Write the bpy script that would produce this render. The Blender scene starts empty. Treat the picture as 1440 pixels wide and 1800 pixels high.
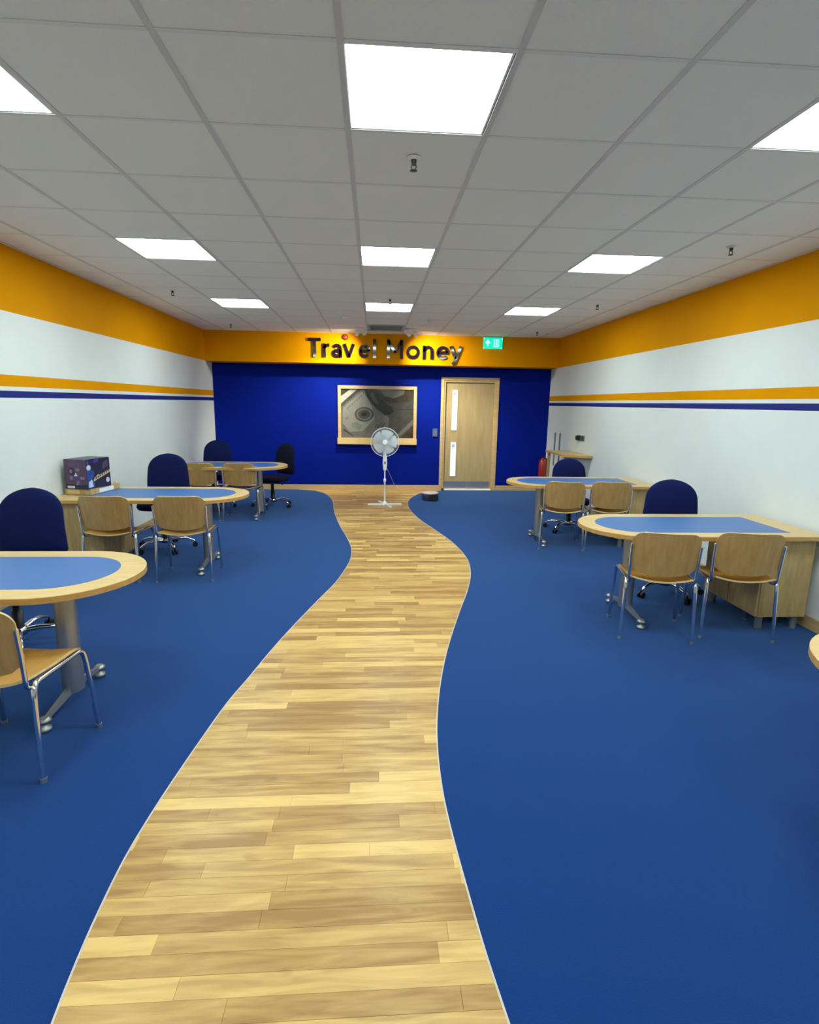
import bpy, bmesh, math, random
from mathutils import Vector, Matrix

random.seed(7)
C = bpy.context.scene
COL = C.collection
PI = math.pi

# ------------------------------------------------------------------ camera
F_PX, PITCH, YAW, ROLL, CAM_Z = 962.876, 0.196198, 0.067033, 0.016276, 1.60981
cy, sy, cp, sp = math.cos(YAW), math.sin(YAW), math.cos(PITCH), math.sin(PITCH)
fw = Vector((sy*cp, cy*cp, -sp)); rt = Vector((cy, -sy, 0)); up = rt.cross(fw)
cr, sr = math.cos(ROLL), math.sin(ROLL)
r2 = cr*rt + sr*up; u2 = -sr*rt + cr*up
cam = bpy.data.cameras.new('camera')
cam.sensor_fit = 'HORIZONTAL'; cam.sensor_width = 36.0
cam.lens = F_PX/1440*36.0
cam.clip_start = 0.05; cam.clip_end = 60
camo = bpy.data.objects.new('camera', cam); COL.objects.link(camo)
camo.matrix_world = Matrix(((r2.x, u2.x, -fw.x, 0), (r2.y, u2.y, -fw.y, 0), (r2.z, u2.z, -fw.z, CAM_Z), (0, 0, 0, 1)))
C.camera = camo

# ------------------------------------------------------------------ world and exposure
w = bpy.data.worlds.new('world'); C.world = w; w.use_nodes = True
w.node_tree.nodes['Background'].inputs[0].default_value = (0.9, 0.95, 1, 1)
w.node_tree.nodes['Background'].inputs[1].default_value = 0.3
vs = C.view_settings
vs.view_transform = 'Standard'; vs.look = 'None'; vs.gamma = 1.0; vs.use_curve_mapping = False
vs.exposure = 0.0
PANEL_STRENGTH = 26.0
PANEL_COLOR = (0.86, 1.0, 0.94)
SPOT_W = {'sign': 115.0, 'wall': 230.0}
SPOT_COLOR = (1.0, 0.94, 0.72)

# ------------------------------------------------------------------ materials
def srgb(*c):
    return tuple(((x/255)/12.92 if x/255 <= 0.04045 else ((x/255+0.055)/1.055)**2.4) for x in c) + (1.0,)

def mat(name, col, rough=0.6, metal=0.0, noise=0.0, nscale=30.0, bump=0.0, coat=0.0, emit=None, estr=0.0, spec=None, stretch=(1, 1, 1), trans=0.0, alpha=1.0):
    m = bpy.data.materials.new(name); m.use_nodes = True
    nt = m.node_tree; b = nt.nodes['Principled BSDF']
    b.inputs['Base Color'].default_value = col
    b.inputs['Roughness'].default_value = rough
    b.inputs['Metallic'].default_value = metal
    b.inputs['Coat Weight'].default_value = coat
    b.inputs['Transmission Weight'].default_value = trans
    b.inputs['Alpha'].default_value = alpha
    if spec is not None: b.inputs['Specular IOR Level'].default_value = spec
    if emit:
        b.inputs['Emission Color'].default_value = emit
        b.inputs['Emission Strength'].default_value = estr
    if noise or bump:
        tc = nt.nodes.new('ShaderNodeTexCoord'); mp = nt.nodes.new('ShaderNodeMapping')
        mp.inputs['Scale'].default_value = stretch
        nt.links.new(tc.outputs['Object'], mp.inputs['Vector'])
        n = nt.nodes.new('ShaderNodeTexNoise'); n.inputs['Scale'].default_value = nscale; n.inputs['Detail'].default_value = 4
        nt.links.new(mp.outputs[0], n.inputs['Vector'])
        if noise:
            mx = nt.nodes.new('ShaderNodeMix'); mx.data_type = 'RGBA'
            a = tuple(max(0, x*(1-noise)) for x in col[:3])+(1,); c2 = tuple(min(1, x*(1+noise)) for x in col[:3])+(1,)
            mx.inputs[6].default_value = a; mx.inputs[7].default_value = c2
            rp = nt.nodes.new('ShaderNodeMapRange'); rp.inputs[1].default_value = 0.3; rp.inputs[2].default_value = 0.7
            nt.links.new(n.outputs['Fac'], rp.inputs[0]); nt.links.new(rp.outputs[0], mx.inputs[0])
            nt.links.new(mx.outputs[2], b.inputs['Base Color'])
        if bump:
            bp = nt.nodes.new('ShaderNodeBump'); bp.inputs['Strength'].default_value = bump; bp.inputs['Distance'].default_value = 0.004
            nt.links.new(n.outputs['Fac'], bp.inputs['Height']); nt.links.new(bp.outputs[0], b.inputs['Normal'])
    return m

def wood_mat(name, light, dark, rough=0.4, scale=6.0, stretch=(1, 12, 12), tone=False, knots=False):
    m = bpy.data.materials.new(name); m.use_nodes = True
    nt = m.node_tree; b = nt.nodes['Principled BSDF']; b.inputs['Roughness'].default_value = rough
    tc = nt.nodes.new('ShaderNodeTexCoord'); mp = nt.nodes.new('ShaderNodeMapping'); mp.inputs['Scale'].default_value = stretch
    nt.links.new(tc.outputs['Object'], mp.inputs['Vector'])
    n = nt.nodes.new('ShaderNodeTexNoise'); n.inputs['Scale'].default_value = scale; n.inputs['Detail'].default_value = 5
    n.inputs['Distortion'].default_value = 0.6
    nt.links.new(mp.outputs[0], n.inputs['Vector'])
    rp = nt.nodes.new('ShaderNodeMapRange'); rp.inputs[1].default_value = 0.3; rp.inputs[2].default_value = 0.7
    nt.links.new(n.outputs['Fac'], rp.inputs[0])
    mx = nt.nodes.new('ShaderNodeMix'); mx.data_type = 'RGBA'
    mx.inputs[6].default_value = dark; mx.inputs[7].default_value = light
    if tone:
        at = nt.nodes.new('ShaderNodeAttribute'); at.attribute_name = 'tone'
        ma = nt.nodes.new('ShaderNodeMath'); ma.operation = 'MULTIPLY_ADD'; ma.inputs[1].default_value = 0.62; ma.inputs[2].default_value = -0.31
        nt.links.new(rp.outputs[0], ma.inputs[0])
        ad = nt.nodes.new('ShaderNodeMath'); ad.operation = 'ADD'; ad.use_clamp = True
        nt.links.new(at.outputs['Fac'], ad.inputs[0]); nt.links.new(ma.outputs[0], ad.inputs[1])
        nt.links.new(ad.outputs[0], mx.inputs[0])
        # sparse darker knots, stretched along the grain
        mp2 = nt.nodes.new('ShaderNodeMapping'); mp2.inputs['Scale'].default_value = (2.4, 6.5, 6.5)
        nt.links.new(tc.outputs['Object'], mp2.inputs['Vector'])
        n2 = nt.nodes.new('ShaderNodeTexNoise'); n2.inputs['Scale'].default_value = 2.2; n2.inputs['Detail'].default_value = 3
        nt.links.new(mp2.outputs[0], n2.inputs['Vector'])
        r2_ = nt.nodes.new('ShaderNodeMapRange'); r2_.inputs[1].default_value = 0.66; r2_.inputs[2].default_value = 0.8; r2_.inputs[4].default_value = 0.55
        nt.links.new(n2.outputs['Fac'], r2_.inputs[0])
        mk = nt.nodes.new('ShaderNodeMix'); mk.data_type = 'RGBA'; mk.inputs[7].default_value = srgb(118, 86, 46)
        nt.links.new(r2_.outputs[0], mk.inputs[0]); nt.links.new(mx.outputs[2], mk.inputs[6])
        nt.links.new(mk.outputs[2], b.inputs['Base Color'])
    else:
        nt.links.new(rp.outputs[0], mx.inputs[0])
        nt.links.new(mx.outputs[2], b.inputs['Base Color'])
    return m

M = {}
M['carpet'] = mat('carpet_blue', (0.0050, 0.032, 0.162, 1), 0.95, noise=0.14, nscale=260, bump=0.35, spec=0.08)
_b = M['carpet'].node_tree.nodes['Principled BSDF']; _b.inputs['Sheen Weight'].default_value = 0.48; _b.inputs['Sheen Roughness'].default_value = 0.5; _b.inputs['Sheen Tint'].default_value = (0.25, 0.5, 1, 1)
M['white'] = mat('wall_white', (0.74, 0.79, 0.80, 1), 0.55, noise=0.015, nscale=4)
M['yellow'] = mat('wall_yellow', (0.74, 0.300, 0.0008, 1), 0.6, noise=0.03, nscale=3, spec=0.03)
M['stripe_blue'] = mat('stripe_blue', (0.012, 0.022, 0.20, 1), 0.5, noise=0.03, nscale=5, spec=0.2)
M['wall_blue'] = mat('wall_deep_blue', (0.0012, 0.0100, 0.225, 1), 0.6, noise=0.05, nscale=3, spec=0.05)
M['tile'] = mat('ceiling_tile_board', (0.88, 0.90, 0.84, 1), 0.9, noise=0.02, nscale=140, bump=0.1)
M['slab'] = mat('ceiling_slab', (0.55, 0.55, 0.53, 1), 0.9, noise=0.03, nscale=8)
M['tee'] = mat('ceiling_tee', (0.80, 0.82, 0.78, 1), 0.55, noise=0.01, nscale=10)
M['tee_main_shaded'] = mat('ceiling_main_tee_shaded', (0.66, 0.67, 0.65, 1), 0.5, noise=0.01, nscale=10)  # same white metal as the cross tees, darkened to hold their shade
M['panel_light'] = mat('panel_light', (1, 1, 1, 1), 0.6, emit=PANEL_COLOR+(1,), estr=PANEL_STRENGTH)
M['panel_frame'] = mat('panel_frame', (0.85, 0.85, 0.85, 1), 0.4, noise=0.01)
M['plank'] = wood_mat('plank_oak', srgb(222, 184, 112), srgb(156, 115, 58), 0.38, 3.0, (1.2, 10, 10), tone=True)
M['trim'] = mat('trim_strip', (0.56, 0.50, 0.42, 1), 0.4, noise=0.03)
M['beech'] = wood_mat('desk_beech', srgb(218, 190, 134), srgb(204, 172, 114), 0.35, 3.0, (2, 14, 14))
M['beech_edge_shaded'] = wood_mat('desk_beech_edge_shaded', srgb(205, 160, 92), srgb(184, 138, 72), 0.4, 3.0, (2, 14, 14))  # browner than the top: the weaker light on edges is put into the colour
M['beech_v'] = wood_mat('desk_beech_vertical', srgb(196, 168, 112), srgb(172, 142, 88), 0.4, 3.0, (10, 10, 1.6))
M['ply'] = wood_mat('chair_ply', srgb(214, 162, 74), srgb(198, 144, 60), 0.32, 4.0, (14, 1.5, 3))
M['ply_back'] = wood_mat('chair_ply_back', srgb(188, 150, 92), srgb(170, 130, 74), 0.34, 4.0, (8, 8, 1.2))
M['skirt'] = wood_mat('skirting_wood', srgb(202, 174, 128), srgb(184, 154, 108), 0.4, 4.0, (1.5, 1.5, 14))
M['door'] = wood_mat('door_maple', srgb(176, 156, 116), srgb(162, 140, 99), 0.42, 2.0, (8, 8, 0.9))
M['inset'] = mat('desk_blue_inset', (0.042, 0.145, 0.42, 1), 0.38, noise=0.05, nscale=60)
M['chrome'] = mat('chrome', (0.80, 0.80, 0.80, 1), 0.12, metal=1.0, noise=0.02)
M['silver'] = mat('silver_paint', (0.42, 0.43, 0.42, 1), 0.36, metal=0.8, noise=0.03)
M['fabric'] = mat('chair_fabric_blue', (0.005, 0.010, 0.072, 1), 0.95, noise=0.2, nscale=240, bump=0.25, spec=0.15)
M['fabric_dark'] = mat('chair_fabric_black', (0.006, 0.007, 0.022, 1), 0.95, noise=0.2, nscale=240, bump=0.25, spec=0.15)
M['black'] = mat('black_plastic', (0.012, 0.012, 0.014, 1), 0.45, noise=0.1)
M['grey_plastic'] = mat('grey_plastic', (0.16, 0.18, 0.20, 1), 0.4, noise=0.03)
M['white_plastic'] = mat('white_plastic', (0.80, 0.82, 0.88, 1), 0.35, noise=0.02)
M['blade'] = mat('fan_blade', (0.62, 0.70, 0.78, 1), 0.3, noise=0.02)
M['letter'] = mat('letter_gloss', (0.008, 0.004, 0.016, 1), 0.08, metal=0.0, coat=0.5, noise=0.05)
M['green'] = mat('exit_green', (0.0, 0.42, 0.26, 1), 0.4, emit=(0.0, 0.70, 0.44, 1), estr=1.1)
M['exit_white'] = mat('exit_white', (0.8, 1, 0.95, 1), 0.4, emit=(0.40, 1.0, 0.9, 1), estr=1.3)
M['red'] = mat('red_enamel', (0.30, 0.025, 0.02, 1), 0.3, noise=0.05)
M['glass_lit'] = mat('door_glass_lit', (0.6, 0.75, 0.7, 1), 0.15, emit=(0.80, 1.0, 0.90, 1), estr=0.62)  # pane itself glows, standing in for the lit space behind the door
M['steel'] = mat('brushed_steel', (0.60, 0.61, 0.60, 1), 0.3, metal=0.9, noise=0.08, nscale=60, stretch=(1, 1, 20))
M['print_grey'] = mat('print_paper_grey', (0.1170, 0.1131, 0.1053, 1), 0.25, noise=0.12, nscale=9)
M['print_light'] = mat('print_paper_light', (0.1980, 0.1935, 0.1845, 1), 0.25, noise=0.08, nscale=12)
M['print_pale'] = mat('print_pale', (0.3720, 0.3600, 0.3360, 1), 0.25, noise=0.1, nscale=20)
M['print_dark'] = mat('print_dark', (0.0182, 0.0166, 0.0135, 1), 0.25, noise=0.3, nscale=12)
M['print_brown'] = mat('print_brown', (0.0390, 0.0292, 0.0175, 1), 0.25, noise=0.4, nscale=9)
M['print_mid'] = mat('print_mid', (0.0507, 0.0488, 0.0429, 1), 0.25, noise=0.25, nscale=9)
M['print_green'] = mat('print_greenish', (0.1352, 0.1664, 0.1248, 1), 0.25, noise=0.1, nscale=9)
M['box_purple'] = mat('carton_purple', (0.090, 0.052, 0.110, 1), 0.35, noise=0.3, nscale=18)
M['box_navy'] = mat('carton_navy', (0.012, 0.014, 0.050, 1), 0.35, noise=0.25, nscale=18)
M['box_blue'] = mat('carton_blue', (0.02, 0.07, 0.32, 1), 0.35, noise=0.4, nscale=25)
M['box_violet'] = mat('carton_violet', (0.07, 0.03, 0.36, 1), 0.35, noise=0.2, nscale=25)
M['box_tan'] = mat('carton_tan', (0.56, 0.42, 0.24, 1), 0.35, noise=0.2, nscale=60)
M['box_pale'] = mat('carton_pale', (0.55, 0.57, 0.72, 1), 0.35, noise=0.2, nscale=40)
M['box_lilac'] = mat('carton_lilac', (0.24, 0.15, 0.30, 1), 0.35, noise=0.2, nscale=40)
M['paper'] = mat('paper_label', (0.78, 0.86, 0.92, 1), 0.5, noise=0.02)
M['corner'] = mat('corner_panel_grey', (0.42, 0.45, 0.45, 1), 0.5, noise=0.03)
M['pale_pink'] = mat('pale_lid', (0.62, 0.50, 0.48, 1), 0.4, noise=0.05)
M['smoke_tub'] = mat('tinted_tub', (0.06, 0.06, 0.14, 1), 0.25, noise=0.1)
M['lamp_glow'] = mat('spot_lamp_glow', (1, 0.9, 0.7, 1), 0.4, emit=(1.0, 0.85, 0.6, 1), estr=6.0)
M['sprk'] = mat('sprinkler_bronze', (0.05, 0.045, 0.035, 1), 0.4, metal=0.5, noise=0.05)
M['keypad'] = mat('keypad_blue_grey', (0.07, 0.11, 0.22, 1), 0.4, noise=0.03)
M['cable'] = mat('cable_pale', (0.5, 0.5, 0.62, 1), 0.5, noise=0.02)

# ------------------------------------------------------------------ mesh helpers
class MB:
    """collects shapes; build() links them as ONE mesh object"""
    def __init__(s): s.v = []; s.f = []; s.mi = []; s.sm = []; s.mats = []
    def m(s, mt):
        if mt not in s.mats: s.mats.append(mt)
        return s.mats.index(mt)
    def add(s, vs_, fs, mt, smooth=False):
        o = len(s.v); k = s.m(mt)
        s.v += [tuple(v) for v in vs_]
        for f in fs: s.f.append(tuple(i+o for i in f)); s.mi.append(k); s.sm.append(smooth)
    def box(s, x0, x1, y0, y1, z0, z1, mt, bev=0.0, M4=None):
        if bev <= 0:
            vs_ = [(x0, y0, z0), (x1, y0, z0), (x1, y1, z0), (x0, y1, z0), (x0, y0, z1), (x1, y0, z1), (x1, y1, z1), (x0, y1, z1)]
            fs = [(0, 3, 2, 1), (4, 5, 6, 7), (0, 1, 5, 4), (1, 2, 6, 5), (2, 3, 7, 6), (3, 0, 4, 7)]
        else:
            bm = bmesh.new(); bmesh.ops.create_cube(bm, size=1)
            bmesh.ops.scale(bm, vec=(x1-x0, y1-y0, z1-z0), verts=bm.verts)
            bmesh.ops.translate(bm, vec=((x0+x1)/2, (y0+y1)/2, (z0+z1)/2), verts=bm.verts)
            bmesh.ops.bevel(bm, geom=bm.edges[:], offset=bev, segments=2, affect='EDGES')
            bm.verts.ensure_lookup_table(); bm.verts.index_update()
            vs_ = [v.co.copy() for v in bm.verts]; fs = [tuple(v.index for v in f.verts) for f in bm.faces]; bm.free()
        if M4: vs_ = [M4 @ Vector(v) for v in vs_]
        s.add(vs_, fs, mt)
    def loft(s, rings, mt, cap=True, smooth=True, closed=True):
        n = len(rings[0]); vs_ = [p for r in rings for p in r]; fs = []
        for i in range(len(rings)-1):
            for j in range(n if closed else n-1):
                a = i*n+j; b = i*n+(j+1) % n
                fs.append((a, b, b+n, a+n))
        s.add(vs_, fs, mt, smooth)
        if cap and closed:
            s.add(rings[0], [tuple(range(n))[::-1]], mt); s.add(rings[-1], [tuple(range(n))], mt)
    def tube(s, pts, r, mt, n=8, cap=True):
        pts = [Vector(p) for p in pts]; rings = []
        rr = r if isinstance(r, (list, tuple)) else [r]*len(pts)
        prev = None
        for i, p in enumerate(pts):
            t = (pts[min(i+1, len(pts)-1)]-pts[max(i-1, 0)]).normalized()
            if prev is None:
                a = Vector((0, 0, 1)) if abs(t.z) < 0.9 else Vector((1, 0, 0))
                u = t.cross(a).normalized()
            else:
                u = (prev - t*prev.dot(t)).normalized()
            prev = u; v = t.cross(u)
            rings.append([p+(u*math.cos(2*PI*k/n)+v*math.sin(2*PI*k/n))*rr[i] for k in range(n)])
        s.loft(rings, mt, cap)
    def lathe(s, prof, mt, n=24, c=(0, 0, 0), axis='z', smooth=True):
        rings = []
        for r, h in prof:
            ring = []
            for k in range(n):
                a = 2*PI*k/n; x, y = r*math.cos(a), r*math.sin(a)
                ring.append((c[0]+x, c[1]+y, c[2]+h) if axis == 'z' else ((c[0]+x, c[1]+h, c[2]+y) if axis == 'y' else (c[0]+h, c[1]+x, c[2]+y)))
            rings.append(ring)
        s.loft(rings, mt, True, smooth)
    def prism(s, outline, z0, z1, mt, mt_side=None, smooth_side=False):
        n = len(outline)
        lo = [(x, y, z0) for x, y in outline]; hi = [(x, y, z1) for x, y in outline]
        s.add(lo, [tuple(range(n))[::-1]], mt_side or mt); s.add(hi, [tuple(range(n))], mt)
        s.add(lo+hi, [(i, (i+1) % n, n+(i+1) % n, n+i) for i in range(n)], mt_side or mt, smooth_side)
    def build(s, name, parent=None, loc=None, rotz=0.0):
        me = bpy.data.meshes.new(name); me.from_pydata(s.v, [], s.f)
        for mt in s.mats: me.materials.append(mt)
        me.polygons.foreach_set('material_index', s.mi); me.polygons.foreach_set('use_smooth', s.sm)
        bm = bmesh.new(); bm.from_mesh(me); bmesh.ops.recalc_face_normals(bm, faces=bm.faces[:]); bm.to_mesh(me); bm.free()
        me.update()
        o = bpy.data.objects.new(name, me); COL.objects.link(o)
        if parent: o.parent = parent
        if loc: o.location = loc
        if rotz: o.rotation_euler.z = rotz
        return o

def tag(o, label, cat, group=None, kind=None):
    o['label'] = label; o['category'] = cat
    if group: o['group'] = group
    if kind: o['kind'] = kind
    return o
def empty(name, loc, rotz=0.0, parent=None):
    o = bpy.data.objects.new(name, None); COL.objects.link(o); o.location = loc; o.rotation_euler.z = rotz
    o.empty_display_size = 0.1
    if parent: o.parent = parent
    return o
def struct(o, label, cat): return tag(o, label, cat, kind='structure')
KIDS = {}
def children(o): return [c for c in COL.objects if c.parent == o]
def copy_tree(o, parent=None):
    c = o.copy(); COL.objects.link(c)
    if parent: c.parent = parent
    for ch in children(o): copy_tree(ch, c)
    return c
def place(o, loc, rotz, label): o.location = loc; o.rotation_euler.z = rotz; o['label'] = label; return o
def bez(p, q, r, n=6):
    p, q, r = Vector(p), Vector(q), Vector(r)
    return [p*(1-t)**2+q*2*t*(1-t)+r*t*t for t in [i/n for i in range(n+1)]]

# ------------------------------------------------------------------ room
XL, XR, YB, YW, YF, H = -2.86, 3.26, 9.81, 10.21, -3.4, 2.765
ZB = 2.262      # bottom of the yellow band

# floor: carpet, with the planks of the winding path on it
fm = MB(); fm.box(XL-0.1, XR+0.1, YF-0.1, YW+0.3, -0.12, 0.0, M['carpet'])
floor = struct(fm.build('floor'), 'royal blue carpet crossed by a winding path of oak planks', 'floor')

LP = [(-3.4, -0.95), (-1.9, -0.62), (-0.7, -0.5), (0.3, -0.66), (0.85, -0.775), (1.202, -0.835), (1.384, -0.859), (1.552, -0.873), (1.734, -0.880), (1.924, -0.873), (2.118, -0.858), (2.416, -0.828), (2.77, -0.785), (3.052, -0.73), (3.434, -0.66), (3.863, -0.566), (4.337, -0.452), (4.773, -0.343), (5.113, -0.285), (5.503, -0.240), (5.954, -0.244), (6.482, -0.319), (7.104, -0.439), (8.063, -0.581), (9.028, -0.68), (9.55, -0.80), (9.85, -0.93), (10.05, -1.09), (10.15, -1.25), (10.25, -1.6)]
RP = [(-3.4, 0.3), (-1.9, 0.62), (-0.7, 0.62), (0.3, 0.47), (0.85, 0.40), (1.139, 0.362), (1.323, 0.339), (1.494, 0.324), (1.677, 0.310), (1.841, 0.300), (2.016, 0.295), (2.262, 0.303), (2.538, 0.329), (2.88, 0.384), (3.235, 0.459), (3.58, 0.547), (4.059, 0.682), (4.597, 0.84), (5.097, 0.95), (5.6, 0.990), (6.258, 0.93), (6.879, 0.80), (7.472, 0.665), (8.17, 0.568), (8.795, 0.56), (9.25, 0.63), (9.6, 0.745), (9.85, 0.86), (10.0, 0.98), (10.1, 1.15), (10.25, 1.45)]
def curve_x(P, y):
    for i in range(len(P)-1):
        if y <= P[i+1][0] or i == len(P)-2:
            y0, x0 = P[i]; y1, x1 = P[i+1]
            def sl(k):
                if k <= 0: return (P[1][1]-P[0][1])/(P[1][0]-P[0][0])
                if k >= len(P)-1: return (P[-1][1]-P[-2][1])/(P[-1][0]-P[-2][0])
                return (P[k+1][1]-P[k-1][1])/(P[k+1][0]-P[k-1][0])
            h = y1-y0; t = max(0, min(1, (y-y0)/h)); m0, m1 = sl(i)*h, sl(i+1)*h
            return (2*t**3-3*t*t+1)*x0+(t**3-2*t*t+t)*m0+(-2*t**3+3*t*t)*x1+(t**3-t*t)*m1
PZ = 0.003
def plank_poly(xa, xb, ya, yb, n=4):
    """outline of one plank clipped by the winding edges of the path, or None"""
    L, R = [], []
    for i in range(n+1):
        y = ya+(yb-ya)*i/n
        l = max(xa, curve_x(LP, y)); r = min(xb, curve_x(RP, y))
        L.append((l, y)); R.append((r, y))
    if max(r[0]-l[0] for l, r in zip(L, R)) < 0.006: return None
    R = [(max(r[0], l[0]+0.0005), r[1]) for l, r in zip(L, R)]
    if all(abs(l[0]-xa) < 1e-6 for l in L): L = [L[0], L[-1]]
    if all(abs(r[0]-xb) < 1e-6 for r in R): R = [R[0], R[-1]]
    return R + L[::-1]
def plank_mesh(mb, poly):
    cx = sum(p[0] for p in poly)/len(poly); cy_ = sum(p[1] for p in poly)/len(poly)
    n = len(poly)
    def ins(p, d):
        v = Vector((p[0]-cx, p[1]-cy_)); l = v.length
        return (p[0]-d*(1 if v.x > 0 else -1), p[1]-d*(1 if v.y > 0 else -1))
    lo = [(x, y, -0.001) for x, y in poly]; mi = [(x, y, PZ-0.0008) for x, y in poly]; hi = [ins(p, 0.0009)+(PZ,) for p in poly]
    fs = [tuple(range(2*n, 3*n))]
    for k in (0, n):
        fs += [(k+i, k+(i+1) % n, k+n+(i+1) % n, k+n+i) for i in range(n)]
    mb.add(lo+mi+hi, fs, M['plank'])
rows = []
y = -3.38; PW = 0.066
single = 0; rest = MB(); rest_t = []
rng = random.Random(11)
while y < 10.19:
    y1 = min(y+PW, 10.195)
    x = -1.9 + rng.uniform(-0.7, 0)
    while x < 1.7:
        ln = rng.choice([0.28, 0.38, 0.48, 0.6, 0.75, 0.9, 1.1])*rng.uniform(0.9, 1.1)
        p = plank_poly(x+0.0002, x+ln-0.0002, y+0.0002, y1-0.0002)
        tone = rng.choice([0.10, 0.22, 0.30, 0.40, 0.45, 0.55, 0.80, 0.95])+rng.uniform(-0.06, 0.06)
        if p:
            if y > 1.0 and single < 300:
                mb = MB(); plank_mesh(mb, p)
                o = mb.build('plank', floor); single += 1
                a = o.data.attributes.new('tone', 'FLOAT', 'POINT'); a.data.foreach_set('value', [tone]*len(o.data.vertices))
            else:
                n0 = len(rest.v); plank_mesh(rest, p); rest_t += [tone]*(len(rest.v)-n0)
        x += ln
    y = y1
o = rest.build('plank_field', floor); o['kind'] = 'stuff'
a = o.data.attributes.new('tone', 'FLOAT', 'POINT'); a.data.foreach_set('value', rest_t)
for nm, P, lb in (('trim_2', LP, 'thin pale strip along the left edge of the plank path'), ('trim_3', RP, 'thin pale strip along the right edge of the plank path')):
    mb = MB(); ring = []
    ys = [-3.38+i*(10.19+3.38)/260 for i in range(261)]
    for i, yy in enumerate(ys):
        xx = curve_x(P, yy); d = (curve_x(P, yy+0.01)-curve_x(P, yy-0.01))/0.02
        nx, ny = 1/math.hypot(1, d), -d/math.hypot(1, d)
        a_, b_ = 0.0032, 0.0032
        ring.append([(xx-nx*a_, yy-ny*a_, -0.001), (xx-nx*a_, yy-ny*a_, 0.0045), (xx+nx*b_, yy+ny*b_, 0.0045), (xx+nx*b_, yy+ny*b_, -0.001)])
    mb.loft(ring, M['trim'], True, False)
    struct(mb.build(nm), lb, 'floor trim')

# side walls with painted bands
BANDS = [(0.0, 1.601, 'white'), (1.601, 1.655, 'stripe_blue'), (1.655, 1.688, 'white'), (1.688, 1.778, 'yellow'), (1.778, ZB, 'white'), (ZB, H+0.12, 'yellow')]
def side_wall(name, x, d, label):
    mb = MB()
    for z0, z1, k in BANDS:
        mb.add([(x, YF, z0), (x, YW+0.02, z0), (x, YW+0.02, z1), (x, YF, z1)], [(0, 1, 2, 3)], M[k])
        mb.add([(x+d, YF, z0), (x+d, YW+0.02, z0), (x+d, YW+0.02, z1), (x+d, YF, z1)], [(0, 1, 2, 3)], M['white'])
    for yy in (YF, YW+0.02):
        mb.add([(x, yy, 0), (x+d, yy, 0), (x+d, yy, H+0.12), (x, yy, H+0.12)], [(0, 1, 2, 3)], M['white'])
    return struct(mb.build(name), label, 'wall')
side_wall('wall_left', XL, -0.1, 'white left wall with a deep yellow top band and thin yellow and blue stripes')
side_wall('wall_right', XR, 0.1, 'white right wall with a deep yellow top band and thin yellow and blue stripes')
mb = MB(); mb.box(XL-0.1, XR+0.1, YF-0.1, YF, 0, H+0.12, M['white'])
struct(mb.build('wall_front'), 'plain white wall behind the viewer', 'wall')
# back wall, with the doorway left open
DX0, DX1, DZ = 1.285, 2.25, 2.03
mb = MB()
mb.box(XL, DX0, YW, YW+0.14, 0, H+0.1, M['wall_blue']); mb.box(DX1, XR, YW, YW+0.14, 0, H+0.1, M['wall_blue'])
mb.box(DX0, DX1, YW, YW+0.14, DZ, H+0.1, M['wall_blue'])
struct(mb.build('wall_back'), 'deep royal blue back wall with the door and the framed picture', 'wall')
mb = MB(); mb.box(XL, XR, YB, YW, ZB, H+0.1, M['yellow'])
struct(mb.build('trim_1'), 'yellow bulkhead across the back wall carrying the letters', 'bulkhead')
# skirtings
def skirting(name, x0, x1, y0, y1, label):
    mb = MB(); mb.box(x0, x1, y0, y1, 0.0, 0.095, M['skirt'], 0.003); struct(mb.build(name), label, 'skirting')
skirting('baseboard_left', XL, XL+0.016, YF, YW, 'pale wooden skirting along the left wall')
skirting('baseboard_right', XR-0.016, XR, YF, YW, 'pale wooden skirting along the right wall')
skirting('baseboard_back', XL+0.016, DX0-0.055, YW-0.016, YW, 'pale wooden skirting under the blue wall left of the door')
skirting('baseboard_back', DX1+0.055, XR-0.016, YW-0.016, YW, 'pale wooden skirting under the blue wall right of the door')

# ceiling: slab, lay-in tiles, tee grid
mb = MB(); mb.box(XL-0.1, XR+0.1, YF-0.1, YW+0.14, H+0.085, H+0.16, M['slab'])
ceil = struct(mb.build('ceiling'), 'suspended ceiling of square grey-white tiles in a metal grid', 'ceiling')
GX, GY, T = -0.114, 2.062, 0.6
LIGHTS = [(i, j) for j in (-4, 0, 4, 8) for i in (-3, 0, 3)]  # first row is unseen behind the viewer, added to light the room
GRILLE = (0, 11)
tile_cache = {}
def tile_obj(x0, x1, y0, y1):
    key = (round(x1-x0, 3), round(y1-y0, 3))
    cx, cy_ = (x0+x1)/2, (y0+y1)/2
    if key not in tile_cache:
        hx, hy = key[0]/2-0.0005, key[1]/2-0.0005
        mb = MB(); c = 0.003
        # face hangs a hair below the tee flange height, with a chamfered edge
        lo = [(-hx+c, -hy+c, 0), (hx-c, -hy+c, 0), (hx-c, hy-c, 0), (-hx+c, hy-c, 0)]
        mi = [(-hx, -hy, 0.003), (hx, -hy, 0.003), (hx, hy, 0.003), (-hx, hy, 0.003)]
        hi = [(a, b, 0.018) for a, b, _ in mi]
        fs = [(3, 2, 1, 0), (8, 9, 10, 11)]
        for k in (0, 4): fs += [(k+i, k+(i+1) % 4, k+4+(i+1) % 4, k+4+i) for i in range(4)]
        mb.add(lo+mi+hi, fs, M['tile'])
        o = mb.build('ceiling_tile', ceil); tile_cache[key] = o.data
    else:
        o = bpy.data.objects.new('ceiling_tile', tile_cache[key]); COL.objects.link(o); o.parent = ceil
    o.location = (cx, cy_, H+0.0022)
cols = [XL+0.02] + [GX+T*i for i in range(-4, 6)] + [XR-0.02]
rows_y = [GY+T*j for j in range(-9, 13)] + [YB-0.02]
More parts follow.
